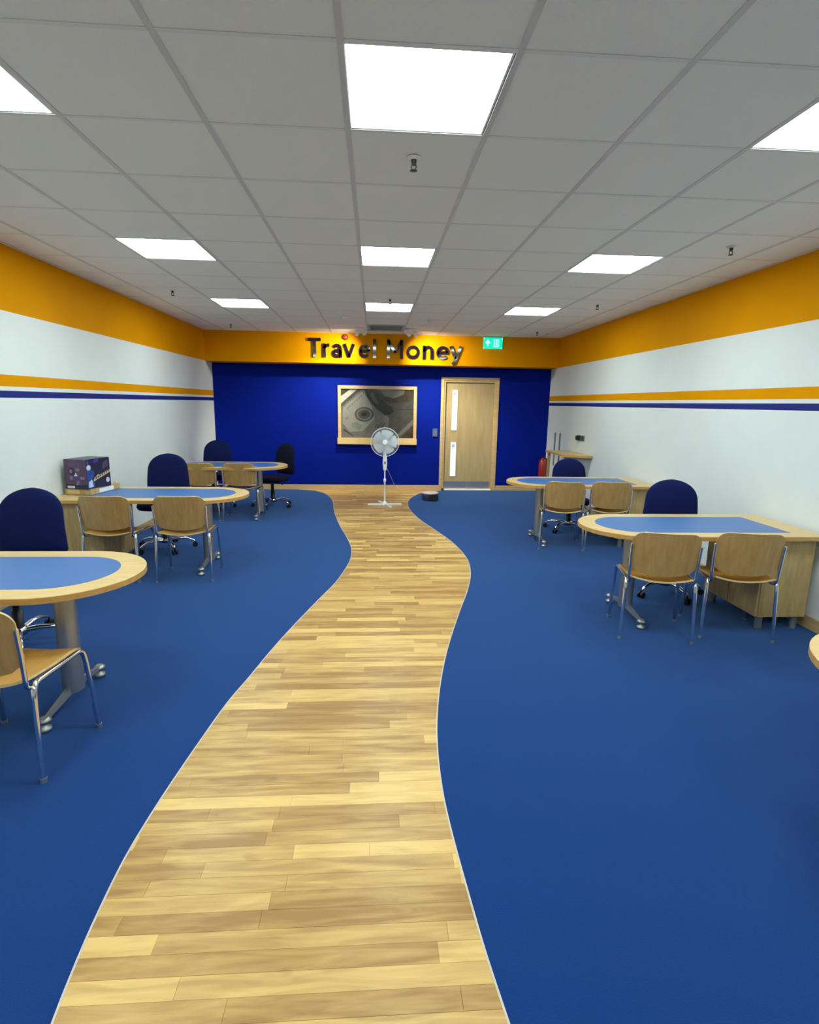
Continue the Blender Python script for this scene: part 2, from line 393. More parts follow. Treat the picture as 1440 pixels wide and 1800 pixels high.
for a in range(len(cols)-1):
    i = a-5
    for b in range(len(rows_y)-1):
        j = b-9
        if (i, j) in LIGHTS or (i, j) == GRILLE: continue
        tile_obj(cols[a]+0.002, cols[a+1]-0.002, rows_y[b]+0.002, rows_y[b+1]-0.002)
for i in range(-4, 6):
    mb = MB(); x = GX+T*i; mb.box(x-0.012, x+0.012, YF, YB, H-0.001, H+0.002, M['tee_main_shaded']); mb.box(x-0.001, x+0.001, YF, YB, H, H+0.036, M['tee_main_shaded'])
    mb.build('main_tee', ceil)
for j in range(-9, 13):
    mb = MB(); y = GY+T*j; mb.box(XL, XR, y-0.010, y+0.010, H-0.0003, H+0.0018, M['tee']); mb.box(XL, XR, y-0.001, y+0.001, H, H+0.03, M['tee'])
    mb.build('cross_tee', ceil)
mb = MB(); mb.box(XL, XL+0.022, YF, YB, H-0.001, H+0.002, M['tee']); mb.box(XR-0.022, XR, YF, YB, H-0.001, H+0.002, M['tee']); mb.box(XL, XR, YB-0.022, YB, H-0.001, H+0.002, M['tee'])
mb.build('wall_angle', ceil)

# ------------------------------------------------------------------ ceiling lights
def make_panel():
    r = empty('ceiling_light', (0, 0, 0))
    tag(r, '', 'ceiling light', 'square panel lights in the ceiling grid')
    mb = MB(); s_ = 0.288
    for x0, x1, y0, y1 in ((-s_, -s_+0.008, -s_, s_), (s_-0.008, s_, -s_, s_), (-s_+0.008, s_-0.008, -s_, -s_+0.008), (-s_+0.008, s_-0.008, s_-0.008, s_)):
        mb.box(x0, x1, y0, y1, 0.0, 0.03, M['panel_frame'])
    mb.box(-s_, s_, -s_, s_, 0.03, 0.034, M['panel_frame'])
    mb.build('frame', r)
    mb = MB(); mb.box(-s_+0.008, s_-0.008, -s_+0.008, s_-0.008, 0.002, 0.028, M['panel_light']); mb.build('diffuser', r)
    return r
PL = {(-3, 0): 'bright square ceiling light cut by the left edge of the photo', (0, 0): 'largest bright square ceiling light, nearest in the centre column', (3, 0): 'bright square ceiling light cut by the right edge of the photo',
      (-3, 4): 'nearer of the two whole square ceiling lights on the left', (0, 4): 'middle square ceiling light of the three in the centre column', (3, 4): 'nearer of the two whole square ceiling lights on the right',
      (-3, 8): 'far left square ceiling light, small, above the yellow left wall band', (0, 8): 'farthest square ceiling light of the centre column, before the sign', (3, 8): 'far right square ceiling light, small, above the exit sign side'}
pp = make_panel(); first = True
for (i, j) in LIGHTS:
    o = pp if first else copy_tree(pp); first = False
    lb = PL.get((i, j), {-3: 'added unseen ceiling light behind the viewer on the left', 0: 'added unseen ceiling light behind the viewer in the centre', 3: 'added unseen ceiling light behind the viewer on the right'}[i])
    place(o, (GX+T*(i+0.5)-0.004, GY+T*(j+0.5), H+0.0022), 0, lb)

# ceiling grille before the bulkhead
r = empty('ceiling_grille', (0.186, GY+T*11.5+0.06, H)); tag(r, 'grey slotted ventilation grille in the ceiling in front of the sign', 'vent')
mb = MB(); mb.box(-0.285, 0.285, -0.345, -0.30, -0.012, 0.02, M['corner'], 0.003); mb.box(-0.285, 0.285, 0.30, 0.345, -0.012, 0.02, M['corner'], 0.003)
mb.box(-0.285, -0.245, -0.30, 0.30, -0.012, 0.02, M['corner'], 0.003); mb.box(0.245, 0.285, -0.30, 0.30, -0.012, 0.02, M['corner'], 0.003); mb.build('frame', r)
mb = MB(); mb.box(-0.245, 0.245, -0.30, 0.30, 0.016, 0.02, M['black']); mb.build('backing', r)
slat = None
for k in range(9):
    yy = -0.21+k*0.06
    if slat is None:
        mb = MB(); mb.box(-0.245, 0.245, -0.026, 0.026, -0.002, 0.002, M['corner'], M4=Matrix.Rotation(0.3, 4, 'X')); slat = mb.build('slat', r)
        s1 = slat
    else:
        s1 = slat.copy(); COL.objects.link(s1); s1.parent = r
    s1.location = (0, yy, 0.0)

# sprinklers
def make_sprinkler():
    mbr = MB(); mbr.lathe([(0.034, 0.0), (0.030, -0.006), (0.016, -0.009), (0.016, -0.0095)], M['panel_frame'], 20)
    r = mbr.build('sprinkler'); tag(r, '', 'sprinkler', 'pendant sprinklers in the ceiling')
    mb = MB(); mb.lathe([(0.013, -0.007), (0.013, -0.022), (0.009, -0.026), (0.009, -0.032)], M['sprk'], 12)
    for s_ in (-1, 1): mb.tube([(s_*0.009, 0, -0.028), (s_*0.013, 0, -0.042), (s_*0.004, 0, -0.056)], 0.003, M['sprk'], 6)
    mb.build('body', r)
    mb = MB(); mb.lathe([(0.004, -0.052), (0.018, -0.056), (0.018, -0.058), (0.004, -0.060)], M['sprk'], 16); mb.build('deflector', r)
    return r
SPR = [((0.188, 2.90), 'dark sprinkler head behind the largest ceiling light'), ((-2.168, 6.40), 'dark sprinkler head near the left wall between two ceiling lights'),
       ((2.596, 4.13), 'dark sprinkler head near the right wall, nearest on that side'), ((2.576, 6.52), 'dark sprinkler head right of the far right ceiling light'),
       ((0.181, 6.54), 'dark sprinkler head just before the farthest centre ceiling light'), ((-2.199, 8.98), 'tiny dark sprinkler head by the back left ceiling corner'), ((2.604, 9.0), 'tiny dark sprinkler head by the back right ceiling corner')]
s0 = make_sprinkler()
for k, (p, lb) in enumerate(SPR):
    place(s0 if k == 0 else copy_tree(s0), (p[0], p[1], H-0.001), 0, lb)

# smoke detector discs
def detector(x, y, lb):
    mb = MB(); mb.lathe([(0.05, 0.0), (0.05, -0.012), (0.038, -0.03), (0.02, -0.034)], M['white_plastic'], 24)
    tag(mb.build('smoke_detector', None, (x, y, H-0.001)), lb, 'detector', 'white discs on the ceiling')
detector(-0.40, 7.97, 'small white disc detector on the ceiling left of the farthest centre light')
detector(0.80, 8.12, 'small white disc detector on the ceiling right of the farthest centre light')

# spot fixtures washing the sign and the blue wall
def make_spot(x, y, label, aims):
    r = empty('spotlight', (x, y, H-0.001)); tag(r, label, 'spotlight', 'twin ceiling spots before the sign')
    mb = MB(); mb.box(-0.10, 0.10, -0.03, 0.03, -0.018, 0, M['panel_frame'], 0.004); mb.build('base_plate', r)
    for k, (dx, aim, use) in enumerate(aims):
        p = Vector((dx, 0.0, -0.07)); t = (Vector(aim)-Vector((x, y, H))-p).normalized()
        mb = MB(); mb.tube([(dx, 0, -0.015), (dx, 0, -0.06)], 0.006, M['panel_frame'], 8)
        mb.tube([p-t*0.035, p-t*0.02, p+t*0.045], [0.018, 0.030, 0.033], M['panel_frame'], 16, True)
        hd = mb.build('lamp_head', r)
        mb = MB(); mb.tube([p+t*0.0455, p+t*0.048], 0.027, M['lamp_glow'], 16); mb.build('lens', hd)
        l = bpy.data.lights.new('spot_beam', 'SPOT'); l.energy = SPOT_W[use]; l.color = SPOT_COLOR; l.spot_size = math.radians(92 if use == 'sign' else 84); l.spot_blend = 0.85; l.shadow_soft_size = 0.02
        lo = bpy.data.objects.new('spot_beam', l); COL.objects.link(lo); lo.parent = r
        lo.location = p+t*0.055; lo.rotation_euler = t.to_track_quat('-Z', 'Y').to_euler()
make_spot(-0.20, 9.07, 'left twin spotlight on the ceiling before the sign', [(-0.06, (-1.45, 10.2, 0.55), 'wall'), (0.06, (-0.82, 9.8, 2.2), 'sign')])
make_spot(0.60, 9.07, 'right twin spotlight on the ceiling before the sign', [(-0.06, (1.12, 9.8, 2.2), 'sign'), (0.06, (1.5, 10.2, 0.3), 'wall')])

# ------------------------------------------------------------------ sign letters
CAPH, XH, SW = 0.310, 0.222, 0.052
def arc(cx, cy_, rx, ry, a0, a1, n=20):
    return [(cx+rx*math.cos(math.radians(a0+(a1-a0)*i/n)), cy_+ry*math.sin(math.radians(a0+(a1-a0)*i/n))) for i in range(n+1)]
def ribbon(mb, pts, wd, y0, y1, mt):
    P = [Vector(p) for p in pts]; ring = []
    for i, p in enumerate(P):
        t = (P[min(i+1, len(P)-1)]-P[max(i-1, 0)]).normalized(); nrm = Vector((-t.y, t.x))*wd/2
        a, b = p+nrm, p-nrm
        ring.append([(a.x, y0, a.y), (a.x, y1, a.y), (b.x, y1, b.y), (b.x, y0, b.y)])
    mb.loft(ring, mt, True, False)
def letter_strokes(ch, W):
    h = SW/2; r = XH/2-h; c = W/2; rx = W/2-h
    if ch == 'T': return [[(0, CAPH-h), (W, CAPH-h)], [(c, 0), (c, CAPH-SW)]]
    if ch == 'l': return [[(c, 0), (c, CAPH)]]
    if ch == 'r': return [[(h, 0), (h, XH)], arc(h+0.085, XH-0.085-h*0.0, 0.085, 0.060, 175, 88, 10)]
    if ch == 'a': return [[(W-h, 0), (W-h, XH*0.60)], arc(c, XH*0.60, rx, XH*0.40-h, 0, 150, 16), arc(c, XH*0.30, rx, XH*0.30-h*0.9, 0, 360, 28)]
    if ch == 'v': return [[(h*0.8, XH), (c, h*0.4)], [(W-h*0.8, XH), (c, h*0.4)]]
    if ch == 'e': return [arc(c, XH/2, rx, r, 0, 318, 28), [(h, XH/2), (W-h*0.4, XH/2)]]
    if ch == 'M': return [[(h, 0), (h, CAPH)], [(W-h, 0), (W-h, CAPH)], [(h, CAPH-h*0.6), (c, CAPH*0.30)], [(W-h, CAPH-h*0.6), (c, CAPH*0.30)]]
    if ch == 'o': return [arc(c, XH/2, rx, r, 0, 360, 32)]
    if ch == 'n': return [[(h, 0), (h, XH)], arc(c, XH-0.095-h*0.2, rx, 0.095-h*0.8, 180, 0, 16), [(W-h, 0), (W-h, XH-0.095)]]
    if ch == 'y': return [[(h*0.8, XH), (c+0.004, 0.008)], [(W-h*0.8, XH), (c-0.022, -0.055), (c-0.055, -0.072)]]
sign = empty('sign', (0.2, YB, 2.362)); tag(sign, 'dark glossy letters reading Travel Money on the yellow bulkhead', 'sign')
for ch, x0, x1 in (('T', -1.118, -0.905), ('r', -0.872, -0.745), ('a', -0.715, -0.545), ('v', -0.525, -0.328), ('e', -0.262, -0.058), ('l', -0.016, 0.036), ('M', 0.222, 0.502), ('o', 0.555, 0.787), ('n', 0.838, 1.025), ('e', 1.076, 1.292), ('y', 1.302, 1.522)):
    mb = MB()
    for st in letter_strokes(ch, x1-x0): ribbon(mb, st, SW, -0.035, -0.003, M['letter'])
    mb.build('letter', sign, (x0-0.2, 0, 0))

# exit sign
r = empty('exit_sign', (2.062, YB, 2.655)); tag(r, 'green illuminated running man exit sign on the yellow bulkhead', 'exit sign')
mb = MB(); mb.box(-0.165, 0.165, -0.045, 0, 0.088, 0.112, M['corner'], 0.004); mb.build('housing', r)
mb = MB(); mb.box(-0.165, 0.165, -0.030, -0.010, -0.095, 0.088, M['green'], 0.002); mb.build('panel', r)
for x0, x1, z0, z1 in ((-0.165, -0.157, -0.095, -0.075), (-0.165, -0.157, 0.06, 0.088), (0.157, 0.165, 0.05, 0.088), (0.13, 0.165, -0.095, -0.088)):
    mb = MB(); mb.box(x0, x1, -0.032, -0.03, z0, z1, M['exit_white']); mb.build('corner_clip', r)
# arrow pointing up
mb = MB(); ao = [(-0.103, -0.055), (-0.083, -0.055), (-0.083, -0.004), (-0.046, -0.004), (-0.093, 0.058), (-0.14, -0.004), (-0.103, -0.004)]
mb.loft([[(x, yy, z) for x, z in ao] for yy in (-0.0325, -0.030)], M['exit_white'], True, False)
mb.build('arrow_symbol', r)
# doorway outline and running figure
mb = MB()
for x0, x1, z0, z1 in ((0.015, 0.027, -0.065, 0.06), (0.092, 0.104, -0.065, 0.06), (0.027, 0.092, 0.048, 0.06), (0.027, 0.092, -0.065, -0.057)): mb.box(x0, x1, -0.0325, -0.030, z0, z1, M['exit_white'])
mb.lathe([(0.010, 0), (0.010, 0.0025)], M['exit_white'], 12, (0.062, -0.0325, 0.032), 'y')
for pts in ([(0.060, 0.018), (0.055, -0.015)], [(0.058, 0.012), (0.080, 0.0)], [(0.058, 0.012), (0.038, -0.005)], [(0.055, -0.015), (0.075, -0.03), (0.07, -0.052)], [(0.055, -0.015), (0.045, -0.035), (0.03, -0.045)]):
    ribbon(mb, pts, 0.009, -0.0325, -0.030, M['exit_white'])
mb.build('running_man_symbol', r)

# red beacon on the bulkhead
mb = MB(); mb.lathe([(0.050, 0.0), (0.050, -0.02), (0.042, -0.024), (0.040, -0.055), (0.028, -0.066), (0.012, -0.068)], M['red'], 24, (0, 0, 0), 'y')
tag(mb.build('alarm_beacon', None, (-0.49, YB-0.001, 2.665+0.03)), 'small round red alarm beacon above the letter v of the sign', 'alarm')

# ------------------------------------------------------------------ door
d = empty('door_1', (0, YW, 0)); struct(d, 'pale wooden door with two narrow glazed slots in the blue wall', 'door')
mb = MB()
mb.box(DX0-0.055, DX0, -0.018, 0, 0, DZ+0.055, M['skirt'], 0.003); mb.box(DX1, DX1+0.055, -0.018, 0, 0, DZ+0.055, M['skirt'], 0.003); mb.box(DX0, DX1, -0.018, 0, DZ, DZ+0.055, M['skirt'], 0.003)
mb.box(DX0, DX0+0.03, 0.0, 0.14, 0, DZ, M['skirt']); mb.box(DX1-0.03, DX1, 0.0, 0.14, 0, DZ, M['skirt']); mb.box(DX0+0.03, DX1-0.03, 0.0, 0.14, DZ-0.03, DZ, M['skirt'])
mb.build('door_frame', d)
lx0, lx1 = DX0+0.033, DX1-0.033
SL = (1.435, 1.548); SV = ((0.262, 0.915), (1.125, 1.872))
mb = MB(); yf, yb = 0.045, 0.09
for x0, x1, z0, z1 in ((lx0, SL[0], 0.012, DZ-0.033), (SL[1], lx1, 0.012, DZ-0.033), (SL[0], SL[1], 0.012, SV[0][0]), (SL[0], SL[1], SV[0][1], SV[1][0]), (SL[0], SL[1], SV[1][1], DZ-0.033)):
    mb.box(x0, x1, yf, yb, z0, z1, M['door'])
leaf = mb.build('door_leaf', d)
for z0, z1 in SV:
    mb = MB(); mb.box(SL[0], SL[1], yf+0.018, yf+0.026, z0, z1, M['glass_lit']); mb.build('glass_pane', leaf)
    mb = MB(); e = 0.008
    mb.box(SL[0]-e, SL[0]+0.003, yf-0.006, yf, z0-e, z1+e, M['door']); mb.box(SL[1]-0.003, SL[1]+e, yf-0.006, yf, z0-e, z1+e, M['door'])
    mb.box(SL[0], SL[1], yf-0.006, yf, z0-e, z0+0.003, M['door']); mb.box(SL[0], SL[1], yf-0.006, yf, z1-0.003, z1+e, M['door']); mb.build('glazing_bead', leaf)
    mb = MB(); mb.box(SL[0]+0.03, SL[1]-0.03, yf+0.0165, yf+0.018, z1-0.11, z1-0.05, M['corner']); mb.build('sticker', leaf)
mb = MB(); mb.box(lx0+0.02, (lx0+lx1)/2-0.004, yf-0.003, yf, 0.04, 0.165, M['steel']); mb.box((lx0+lx1)/2+0.004, lx1-0.02, yf-0.003, yf, 0.04, 0.165, M['steel']); mb.build('kick_plate', leaf)
mb = MB(); mb.box(DX0+0.03, DX1-0.03, -0.02, 0.13, 0.0, 0.022, M['panel_frame'], 0.004); mb.build('threshold', d)
mb = MB(); mb.box(lx0, lx1, 0.1, 0.14, 0.0, DZ, M['black']); mb.build('backing', d)
mb = MB(); mb.lathe([(0.022, 0), (0.022, 0.03), (0.017, 0.045)], M['black'], 16)
tag(mb.build('door_stop', None, (1.30, YW-0.045, 0.0005)), 'small black stop on the floor at the foot of the door', 'door stop')
# keypad
r = empty('keypad', (1.135, YW, 1.08)); tag(r, 'grey keypad on the blue wall left of the door', 'keypad')
mb = MB(); mb.box(-0.045, 0.045, -0.028, 0, -0.075, 0.075, M['keypad'], 0.006); mb.build('casing', r)
for a in range(3):
    for b in range(4):
        mb = MB(); mb.box(-0.030+a*0.022, -0.014+a*0.022, -0.032, -0.0275, -0.055+b*0.022, -0.039+b*0.022, M['grey_plastic'], 0.001); mb.build('key', r)

# framed picture
r = empty('framed_picture', (0.067, YW, 0.0)); tag(r, 'framed close-up print of a banknote in a beech frame on the blue wall', 'picture')
mb = MB(); a0, a1, z0, z1 = -0.717, 0.717, 0.97, 1.905
mb.box(a0, a0+0.055, -0.05, 0, z0, z1, M['skirt'], 0.003); mb.box(a1-0.055, a1, -0.05, 0, z0, z1, M['skirt'], 0.003)
mb.box(a0+0.055, a1-0.055, -0.05, 0, z1-0.058, z1, M['skirt'], 0.003); mb.build('frame', r)
mb = MB(); mb.box(a0-0.01, a1+0.005, -0.10, 0, 0.855, 0.97, M['beech'], 0.004); mb.build('ledge', r)
PX0, PX1, PZ0, PZ1 = a0+0.055, a1-0.055, 0.97, z1-0.058
def pr(u, v): return (PX0+(PX1-PX0)*u, PZ0+(PZ1-PZ0)*v)      # u,v in the print, v upward
mb = MB(); mb.box(PX0, PX1, -0.012, 0, PZ0, PZ1, M['print_mid']); lay = [0.012]
def shape(pts, m):
    lay[0] += 0.0003
    mb.add([(pr(u, v)[0], -lay[0], pr(u, v)[1]) for u, v in pts], [tuple(range(len(pts)))], M[m])
# big light note lying slanted
shape([(0.0, 0.02), (0.0, 0.62), (0.28, 0.99), (0.34, 0.97), (0.40, 0.78), (0.48, 0.60), (0.60, 0.50), (0.66, 0.42), (0.655, 0.20), (0.62, 0.0), (0.06, 0.0)], 'print_grey')
shape([(0.02, 0.30), (0.03, 0.62), (0.29, 0.95), (0.34, 0.86), (0.42, 0.66), (0.46, 0.40), (0.30, 0.14), (0.12, 0.12)], 'print_light')
shape([(0.0, 0.70), (0.0, 0.85), (0.13, 0.99), (0.22, 0.99)], 'print_pale')
shape([(0.0, 0.86), (0.0, 0.94), (0.06, 0.99), (0.11, 0.99)], 'print_brown')
shape([(0.0, 0.66), (0.0, 0.68), (0.235, 0.99), (0.255, 0.99)], 'print_mid')
shape([(0.15, 0.22), (0.14, 0.30), (0.20, 0.33), (0.30, 0.26), (0.26, 0.17)], 'print_green')
# lettering-like dashes along the top edge and the lower right of the note
for k in range(7):
    u, v = 0.075+k*0.031, 0.60+k*0.042
    shape([(u, v), (u+0.022, v+0.03), (u+0.032, v+0.012), (u+0.010, v-0.018)], 'print_grey')
for k in range(4):
    u, v = 0.46+k*0.035, 0.22+k*0.012-0.02*(k % 2)
    shape([(u, v), (u+0.03, v+0.075), (u+0.042, v+0.065), (u+0.014, v-0.01)], 'print_mid')
shape([(0.03, 0.16), (0.17, 0.02), (0.18, 0.03), (0.04, 0.18)], 'print_mid')
shape([(0.05, 0.40), (0.09, 0.45), (0.11, 0.40), (0.08, 0.37)], 'print_green')
# round seal
def disc(u, v, ru, rv, m, n=28): shape([(u+ru*math.cos(2*PI*k/n), v+rv*math.sin(2*PI*k/n)) for k in range(n)], m)
disc(0.318, 0.485, 0.130, 0.150, 'print_mid'); disc(0.318, 0.485, 0.108, 0.124, 'print_grey'); disc(0.318, 0.485, 0.082, 0.094, 'print_mid'); disc(0.315, 0.49, 0.035, 0.045, 'print_dark')
# dark torn fold and folded notes
shape([(0.32, 0.99), (0.36, 0.84), (0.42, 0.70), (0.52, 0.58), (0.60, 0.475), (0.67, 0.485), (0.73, 0.55), (0.70, 0.63), (0.62, 0.72), (0.56, 0.80), (0.50, 0.95), (0.48, 0.99)], 'print_dark')
shape([(0.39, 0.90), (0.44, 0.76), (0.50, 0.68), (0.52, 0.72), (0.47, 0.84), (0.43, 0.95)], 'print_mid')
shape([(0.49, 0.99), (0.56, 0.82), (0.66, 0.72), (0.80, 0.72), (0.96, 0.78), (0.995, 0.84), (0.995, 0.99)], 'print_brown')
shape([(0.52, 0.995), (0.60, 0.86), (0.72, 0.82), (0.86, 0.90), (0.88, 0.995)], 'print_grey')
shape([(0.62, 0.70), (0.73, 0.73), (0.98, 0.72), (0.995, 0.60), (0.80, 0.60)], 'print_mid')
shape([(0.995, 0.40), (0.995, 0.28), (0.80, 0.02), (0.74, 0.02)], 'print_grey')
shape([(0.995, 0.24), (0.995, 0.02), (0.84, 0.02)], 'print_brown')
shape([(0.90, 0.02), (0.995, 0.02), (0.995, 0.06)], 'print_dark')
mb.build('banknote_print', r)

# corner shelf, socket, conduits, extinguisher
r = empty('corner_shelf', (XR, 8.55, 0)); tag(r, 'narrow beech wall shelf in the far right corner', 'shelf')
mb = MB(); mb.prism([(-0.40, -0.35), (-0.40, 0.45), (-0.001, 0.45), (-0.001, -0.58), (-0.09, -0.58)], 0.846, 0.88, M['beech'], M['beech_edge_shaded']); mb.build('shelf_board', r)
mb = MB(); mb.add([(-0.36, -0.30, 0.846), (-0.001, -0.54, 0.846), (-0.001, -0.40, 0.42), (-0.36, -0.28, 0.846), (-0.001, -0.52, 0.846), (-0.001, -0.38, 0.42)], [(0, 1, 2), (5, 4, 3), (0, 3, 4, 1), (1, 4, 5, 2), (2, 5, 3, 0)], M['corner']); mb.build('bracket', r)
mb = MB(); mb.box(-0.385, -0.345, 0.33, 0.37, 0.0005, 0.846, M['beech_v'], 0.003); mb.build('post', r)
r = empty('wall_socket', (XR, 8.50, 1.112)); tag(r, 'dark double socket on the right wall above the corner shelf', 'socket')
mb = MB(); mb.box(-0.012, 0, -0.15, 0.15, -0.045, 0.045, M['grey_plastic'], 0.003); mb.build('face_plate', r)
mb = MB(); mb.box(-0.05, -0.012, 0.01, 0.12, -0.035, 0.035, M['black'], 0.006); mb.build('plug', r)
for y_ in (-0.11, -0.04):
    mb = MB(); mb.box(-0.016, -0.012, y_-0.02, y_+0.02, -0.03, 0.03, M['black'], 0.001); mb.build('switch', r)
for yy, lb in ((9.72, 'thin dark upright conduit on the right wall nearest the back corner'), (9.46, 'thin dark upright conduit on the right wall nearer the socket')):
    mb = MB(); mb.box(-0.018, 0, -0.02, 0.02, 0.55, 1.135, M['grey_plastic'], 0.003)
    tag(mb.build('conduit', None, (XR, yy, 0)), lb, 'conduit', 'dark conduits in the far right corner')
r = empty('fire_extinguisher', (3.175, 10.10, -0.10)); tag(r, 'red fire extinguisher hung on the back wall in the right corner', 'extinguisher')
mb = MB(); mb.lathe([(0.06, 0.30), (0.072, 0.31), (0.072, 0.66), (0.05, 0.71), (0.022, 0.73), (0.022, 0.75)], M['red'], 24); mb.build('cylinder', r)
mb = MB(); mb.box(-0.02, 0.02, -0.05, 0.03, 0.75, 0.765, M['black'], 0.003); mb.box(-0.012, 0.012, -0.07, 0.02, 0.78, 0.79, M['black'], 0.003); mb.box(-0.012, 0.012, 0.0, 0.02, 0.76, 0.785, M['black']); mb.build('handle', r)
mb = MB(); mb.tube(bez((0.02, 0, 0.745), (0.115, 0, 0.74), (0.088, 0, 0.45), 10), 0.009, M['black'], 8); mb.build('hose', r)
mb = MB(); mb.box(-0.03, 0.03, 0.07, 0.109, 0.45, 0.65, M['steel']); mb.build('bracket', r)

# ------------------------------------------------------------------ desks
DL, DH = 1.65, 0.40           # length from the wall, half depth; local x runs from the wall into the room
def d_shape(x0, xt, h, n=28):
    xc = xt-h
    return [(x0, -h)]+[(xc+h*math.cos(a), h*math.sin(a)) for a in [-PI/2+PI*k/n for k in range(n+1)]]+[(x0, h)]
def make_desk():
    r = empty('desk', (0, 0, 0)); tag(r, '', 'desk', 'D-ended service desks along the walls')
    mb = MB()
    zt, zb, bv = 0.73, 0.698, 0.003
    o1 = d_shape(0, DL, DH); o2 = d_shape(bv, DL-bv, DH-bv); n = len(o1)
    mb.add([(x, y, zt) for x, y in o2], [tuple(range(n))], M['beech'])
    mb.loft([[(x, y, zt) for x, y in o2], [(x, y, zt-bv) for x, y in o1]], M['beech'], False, False)
    mb.loft([[(x, y, zt-bv) for x, y in o1], [(x, y, zb) for x, y in o1]], M['beech_edge_shaded'], False, False)
    mb.add([(x, y, zb) for x, y in o1], [tuple(range(n))[::-1]], M['beech_edge_shaded'])
    mb.build('desktop', r)
    mb = MB(); mb.prism(d_shape(0.20, DL-0.125, DH-0.125), zt-0.002, zt+0.0012, M['inset']); o = mb.build('inset_panel', r); o['label'] = 'blue writing panel let into the beech top'
    mb = MB()
    ring = lambda z, a, b: [(1.25+a*math.cos(2*PI*k/24), b*math.sin(2*PI*k/24), z) for k in range(24)]
    mb.loft([ring(0.075, 0.05, 0.062), ring(zb, 0.05, 0.062)], M['silver']); mb.loft([ring(zb-0.018, 0.10, 0.16), ring(zb-0.001, 0.10, 0.16)], M['silver'], True, False)
    col = mb.build('column', r)
    mb = MB()
    for s_ in (-1, 1):
        rg = []
        for t, hw, z0, z1 in ((0.0, 0.020, 0.076, 0.112), (0.10, 0.017, 0.070, 0.098), (0.26, 0.012, 0.052, 0.070)):
            yy = s_*t; rg.append([(1.25-hw, yy, z0), (1.25+hw, yy, z0), (1.25+hw*0.7, yy, z1), (1.25-hw*0.7, yy, z1)])
        mb.loft(rg, M['silver'], True, False)
    fb = mb.build('foot_bar', r)
    for s_ in (-1, 1):
        mb = MB(); mb.lathe([(0.012, 0.0), (0.029, 0.002), (0.029, 0.020), (0.010, 0.028), (0.010, 0.046), (0.031, 0.050), (0.031, 0.062), (0.018, 0.072)], M['silver'], 20, (1.25, s_*0.275, 0.0005)); mb.build('glide_foot', fb)
    # cabinet under the wall end
    mb = MB(); mb.box(0.03, 0.40, -0.325, 0.325, 0.10, zb-0.001, M['beech_v'], 0.002); cab = mb.build('cabinet', r)
    mb = MB(); mb.box(0.40, 0.418, -0.322, -0.003, 0.105, zb-0.02, M['beech_v'], 0.002); mb.build('cabinet_door', cab)
    mb = MB(); mb.box(0.40, 0.418, 0.003, 0.322, 0.105, zb-0.02, M['beech_v'], 0.002); mb.build('cabinet_door', cab)
    for x_ in (0.08, 0.35):
        for y_ in (-0.28, 0.28):
            mb = MB(); mb.lathe([(0.026, 0.0005), (0.026, 0.10)], M['grey_plastic'], 14, (x_, y_, 0)); mb.build('cabinet_foot', cab)
    return r
XDL, XDR = XL+0.005, XR-0.035
DESKS = [((XDL, 2.815), 0, 'nearest left beech desk with blue panel, cut by the photo edge'), ((XDL, 5.30), 0, 'left beech desk with blue panel that carries the printed carton'),
         ((XDL, 7.75), 0, 'farthest left beech desk with blue panel, before the blue wall'), ((XDR, 3.965), PI, 'right beech desk with blue panel fully in view, nearest whole one'),
         ((XDR, 6.32), PI, 'farthest right beech desk with blue panel, by the corner shelf'), ((XDR, 1.60), PI, 'right beech desk of which only the rounded tip shows at the edge')]
d0 = make_desk()
for k, (p, rz, lb) in enumerate(DESKS):
    place(d0 if k == 0 else copy_tree(d0), (p[0], p[1], 0), rz, lb)

# ------------------------------------------------------------------ visitor chairs
def shell(mb, fn, nu, nv, th, mt):
    P = [[Vector(fn(-1+2*i/nu, j/nv)) for i in range(nu+1)] for j in range(nv+1)]
    def nrm(j, i):
        a = P[j][min(i+1, nu)]-P[j][max(i-1, 0)]; b = P[min(j+1, nv)][i]-P[max(j-1, 0)][i]
        n_ = a.cross(b); return n_.normalized() if n_.length > 1e-12 else Vector((0, 0, 1))
    A = [P[j][i]+nrm(j, i)*th/2 for j in range(nv+1) for i in range(nu+1)]; B = [P[j][i]-nrm(j, i)*th/2 for j in range(nv+1) for i in range(nu+1)]
    n = nu+1; fs = [(j*n+i, j*n+i+1, (j+1)*n+i+1, (j+1)*n+i) for j in range(nv) for i in range(nu)]
    mb.add(A, fs, mt, True); mb.add(B, [f[::-1] for f in fs], mt, True)
    bd = [i for i in range(nu)]+[j*n+nu for j in range(nv)]+[nv*n+i for i in range(nu, 0, -1)]+[j*n for j in range(nv, 0, -1)]
    m_ = len(bd); mb.add([A[k] for k in bd]+[B[k] for k in bd], [(k, (k+1) % m_, m_+(k+1) % m_, m_+k) for k in range(m_)], M['beech'])
